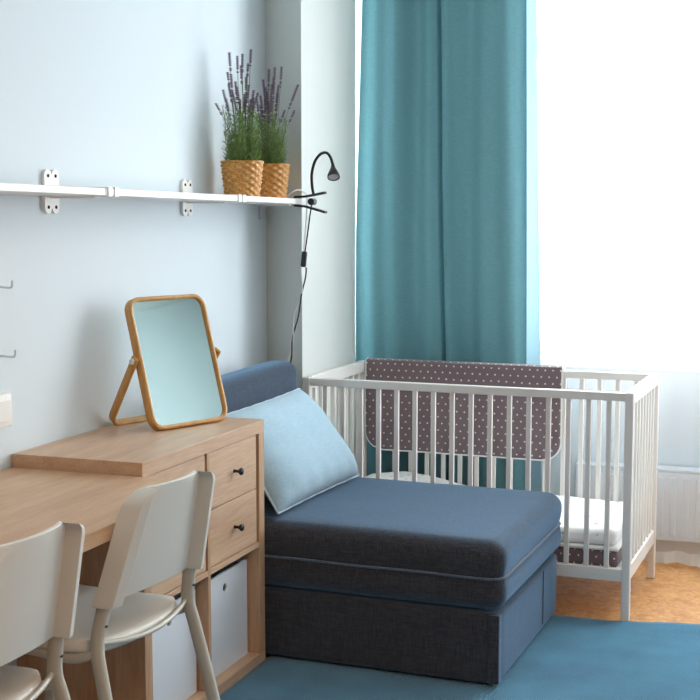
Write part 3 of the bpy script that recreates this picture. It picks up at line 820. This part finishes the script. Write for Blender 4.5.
# stand: U-shaped loop from the two pivots to the rear foot
pv = U*(MHt*.53); back = Vector((-.178, 0, .0065))
dn = (back-pv); Ls = dn.length; dn.normalize()
pts = [Yv*(-MW/2-.012)+pv+dn*-.012]
r = .035
for k in range(9):
    a = math.radians(90*k/8); pts.append(Yv*(-MW/2-.012+r*(1-math.cos(a)))+pv+dn*(Ls-r+r*math.sin(a)))
pts2 = [Vector((p.x, -p.y, p.z)) for p in reversed(pts)]
st = new(); path = pts+pts2
nv = dn.cross(Yv).normalized()
bar(st, path, .026, .010, nv, .002)
obj('stand', st, M['bamboo'], mr, True)
for s in (-1, 1):
    obj('pivot', lathe(new(), [(.0095, 0), (.0095, .010), (.007, .013)], 16, orient(Yv*s*(MW/2+.012)+pv, (0, s, 0))), M['steel' if s < 0 else 'bamboo'], mr, True)

# ------------------------------------------------------------------ wall hooks and switch box
for z, y, lab in ((1.214, 2.858, 'bent metal wall hook, the upper of the two at the left edge'), (1.036, 2.864, 'bent metal wall hook, the lower of the two above the switch box')):
    hk = thing('wall_hook', lab, 'hook', (0, y, z), 0, 'wire hooks on the left wall')
    obj('wire', tube(new(), catmull([(0.001, 0, .0), (.03, 0, -.002), (.052, 0, -.0025), (.058, 0, 0), (.060, 0, .006), (.0605, 0, .016)], 6), .0027, 8), M['steel'], hk, True)
    obj('rosette', lathe(new(), [(.008, 0), (.008, .003), (.004, .005)], 16, orient(Vector((0, 0, 0)), (1, 0, 0))), M['steel'], hk, True)
sb = thing('switch_box', 'white surface-mounted switch box on the wall above the desk', 'switch', (0, 2.845, .895))
obj('housing', box(0, .033, -.04, .04, -.044, .044, bev=.004, seg=3), M['plate'], sb, True)
obj('rocker', box(.0332, .0365, -.026, .026, -.028, .028, bev=.0015), M['plate'], sb)

# ------------------------------------------------------------------ chairs (local: rear = +x, seated person faces -x)
def make_chair(label, loc, rz, grp):
    t = thing('desk_chair', label, 'chair', loc, rz, grp)
    # backrest: thin curved panel with raised side pockets over the frame
    rows = 22; bm = new(); G = []
    zb, zt_ = .552, .805
    for j in range(rows+1):
        q = j/rows; z = zb+(zt_-zb)*q
        w = .192+(.154-.192)*q                     # half width narrows upward
        x0 = .0+.062*q                             # lean back
        ed = 1.0
        if q > .90: w -= .016*((q-.90)/.10)**2.2
        B = .036; pk = .034; pd = .037
        def bulge(y): return B*(1-(y/w)**2)
        rear, front = [], []
        N_ = 14
        ys = [-w+(2*pk*0)] 
        inner = w-pk
        # rear profile from left to right
        pr = [(-w, -.010), (-w+.0015, .5*pd), (-w+.006, pd), (-inner-.002, pd+.004), (-inner, pd*.75), (-inner+.0015, .004)]
        pts = [(y, bulge(max(-w, min(w, y)))*.55+d) for y, d in pr]
        for k in range(1, N_):
            y = -inner+2*inner*k/N_; pts.append((y, bulge(y)*.9+.0))
        pts += [(-y, x) for y, x in reversed(pts[:6])]
        fr = []
        for k in range(N_+5): 
            y = w-2*w*k/(N_+4); fr.append((y, bulge(y)*.85-.010))
        loop_ = pts+fr[1:-1]
        yy_drop = 0
        ring = []
        for (y, x) in loop_:
            zz = z
            # lower edge of the central panel arcs up toward the pockets
            if q < .3: zz += (.3-q)*.10*(1-min(1, abs(y)/w)**2)*.3
            # rounded outer top corners
            if q > .80:
                e = max(0, (abs(y)-(w-.03))/.03); zz -= .014*e*e*((q-.80)/.20)
            ring.append(bm.verts.new((x0+x, y, zz)))
        G.append(ring)
    n = len(G[0])
    for A, B_ in zip(G, G[1:]):
        for k in range(n): bm.faces.new((A[k], A[(k+1) % n], B_[(k+1) % n], B_[k]))
    # caps: centreline strips front to back
    for ring in (G[0], G[-1]):
        bmesh.ops.triangle_fill(bm, use_beauty=True, edges=[bm.edges.get((ring[k], ring[(k+1) % n])) for k in range(n)])
    back = obj('backrest', bm, M['chair_plastic'], t, 35)
    bv = back.modifiers.new('soft edges', 'BEVEL'); bv.width = .0025; bv.segments = 2; bv.limit_method = 'ANGLE'; bv.angle_limit = math.radians(40)
    # seat shell
    def seatf(p):
        u = p.x/.2; v = p.y/.2
        # rear edge bows out, front narrows slightly
        p.y *= 1+.04*u
        p.x += .020*(1-v*v)*(u if u > 0 else u*.6)
        p.z += .012*(u*u*.4+v*v)-.006
        if u < -.75: p.z -= .05*(-u-.75)**2*4
        return p
    s = rbox(.395, .385, .030, .0165, 16, 4, seatf)
    # soften plan corners
    for v in s.verts:
        u, w_ = v.co.x/.2, v.co.y/.205
        if abs(u) > .6 and abs(w_) > .6:
            e = ((abs(u)-.6)/.4)**2*((abs(w_)-.6)/.4)**2
            v.co.x -= math.copysign(.028*e, v.co.x); v.co.y -= math.copysign(.028*e, v.co.y)
    obj('seat', place(s, Vector((-.215, 0, .449))), M['chair_plastic'], t, True)
    # frame: rear legs rise into the back pockets, rails carry the seat
    for sgn in (-1, 1):
        y1 = sgn*.210
        path = catmull([(.108, sgn*.206, 0), (.056, sgn*.200, .22), (.010, sgn*.191, .405), (-.004, sgn*.183, .47), (.004, sgn*.175, .53), (.020, sgn*.164, .62)], 6)
        lg = obj('leg', bar(new(), path, .018, .032, Vector((0, 1, 0)), .005), M['chair_metal'], t, True)
        obj('bolt', lathe(new(), [(.0055, 0), (.0055, .002), (.003, .0028)], 12, orient(Vector((.0145, sgn*.177, .512)), (1, 0, .1))), M['black'], lg, True)
        obj('foot_cap', box(.090, .128, sgn*.206-.012, sgn*.206+.012, 0, .012, bev=.003), M['chair_plastic'], lg)
        path = catmull([(-.455, sgn*.205, 0), (-.43, sgn*.200, .22), (-.405, sgn*.188, .428)], 6)
        lg = obj('leg', bar(new(), path, .016, .026, Vector((0, 1, 0)), .005), M['chair_metal'], t, True)
        obj('foot_cap', box(-.47, -.44, sgn*.205-.011, sgn*.205+.011, 0, .012, bev=.003), M['chair_plastic'], lg)
        path = catmull([(.002, sgn*.184, .455), (-.06, sgn*.192, .4325), (-.2, sgn*.182, .431), (-.41, sgn*.182, .428)], 6)
        obj('seat_rail', bar(new(), path, .014, .020, Vector((0, 1, 0)), .004), M['chair_metal'], t, True)
    arc = []
    for k in range(17):
        a = -1+2*k/16; arc.append((-.010+.024*(1-a*a), a*.184, .472-.022*(1-a*a)))
    obj('rear_tube', tube(new(), arc, .0065, 8), M['chair_metal'], t, True)
    obj('front_tube', tube(new(), [(-.395, -.188, .424), (-.395, .188, .424)], .008, 8), M['chair_metal'], t, True)
    return t
make_chair('white plastic chair at the desk, the one nearer the drawers', (.576, 2.592, .006), -.09, 'white chairs pushed up to the desk')
make_chair('white plastic chair at the desk, leftmost and cut off by the photo edge', (.568, 2.040, .006), -.03, 'white chairs pushed up to the desk')

# ------------------------------------------------------------------ light
w = bpy.data.worlds.new('overcast daylight'); bpy.context.scene.world = w; w.use_nodes = True
bg = w.node_tree.nodes['Background']; bg.inputs['Color'].default_value = (.90, .955, 1.0, 1); bg.inputs['Strength'].default_value = 14.0

def area(name, loc, rot, sx, sy, power, col, portal=False):
    l = bpy.data.lights.new(name, 'AREA'); l.shape = 'RECTANGLE'; l.size = sx; l.size_y = sy; l.energy = power; l.color = col
    if portal: l.cycles.is_portal = True
    o = bpy.data.objects.new(name, l); C.objects.link(o); o.location = loc; o.rotation_euler = rot; return o
area('window_portal', ((WX0+WX1)/2, YW+.27, (WZ0+WZ1)/2), (-PI/2, 0, 0), WX1-WX0, WZ1-WZ0, 1, (1, 1, 1), True)
area('warm_fill_light', (2.6, .8, ZC-.06), (0, 0, 0), 1.0, 1.0, 34, (1, .68, .45))  # added warm fill for the camera-facing sides; no such fixture in the room

# ------------------------------------------------------------------ camera
cam = bpy.data.cameras.new('camera'); co = bpy.data.objects.new('camera', cam); C.objects.link(co)
co.location = (2.003, 0, 1.3945); co.rotation_euler = (PI/2-.1018, 0, .3462)
cam.sensor_width = 36; cam.lens = 1318.245*36/700; cam.clip_start = .05
s = bpy.context.scene; s.camera = co
s.view_settings.view_transform = 'Standard'; s.view_settings.look = 'None'; s.view_settings.gamma = 1; s.view_settings.exposure = 0.05
s.cycles.max_bounces = 10; s.cycles.diffuse_bounces = 6; s.cycles.transparent_max_bounces = 16
s.cycles.use_denoising = True; s.cycles.sample_clamp_indirect = 8
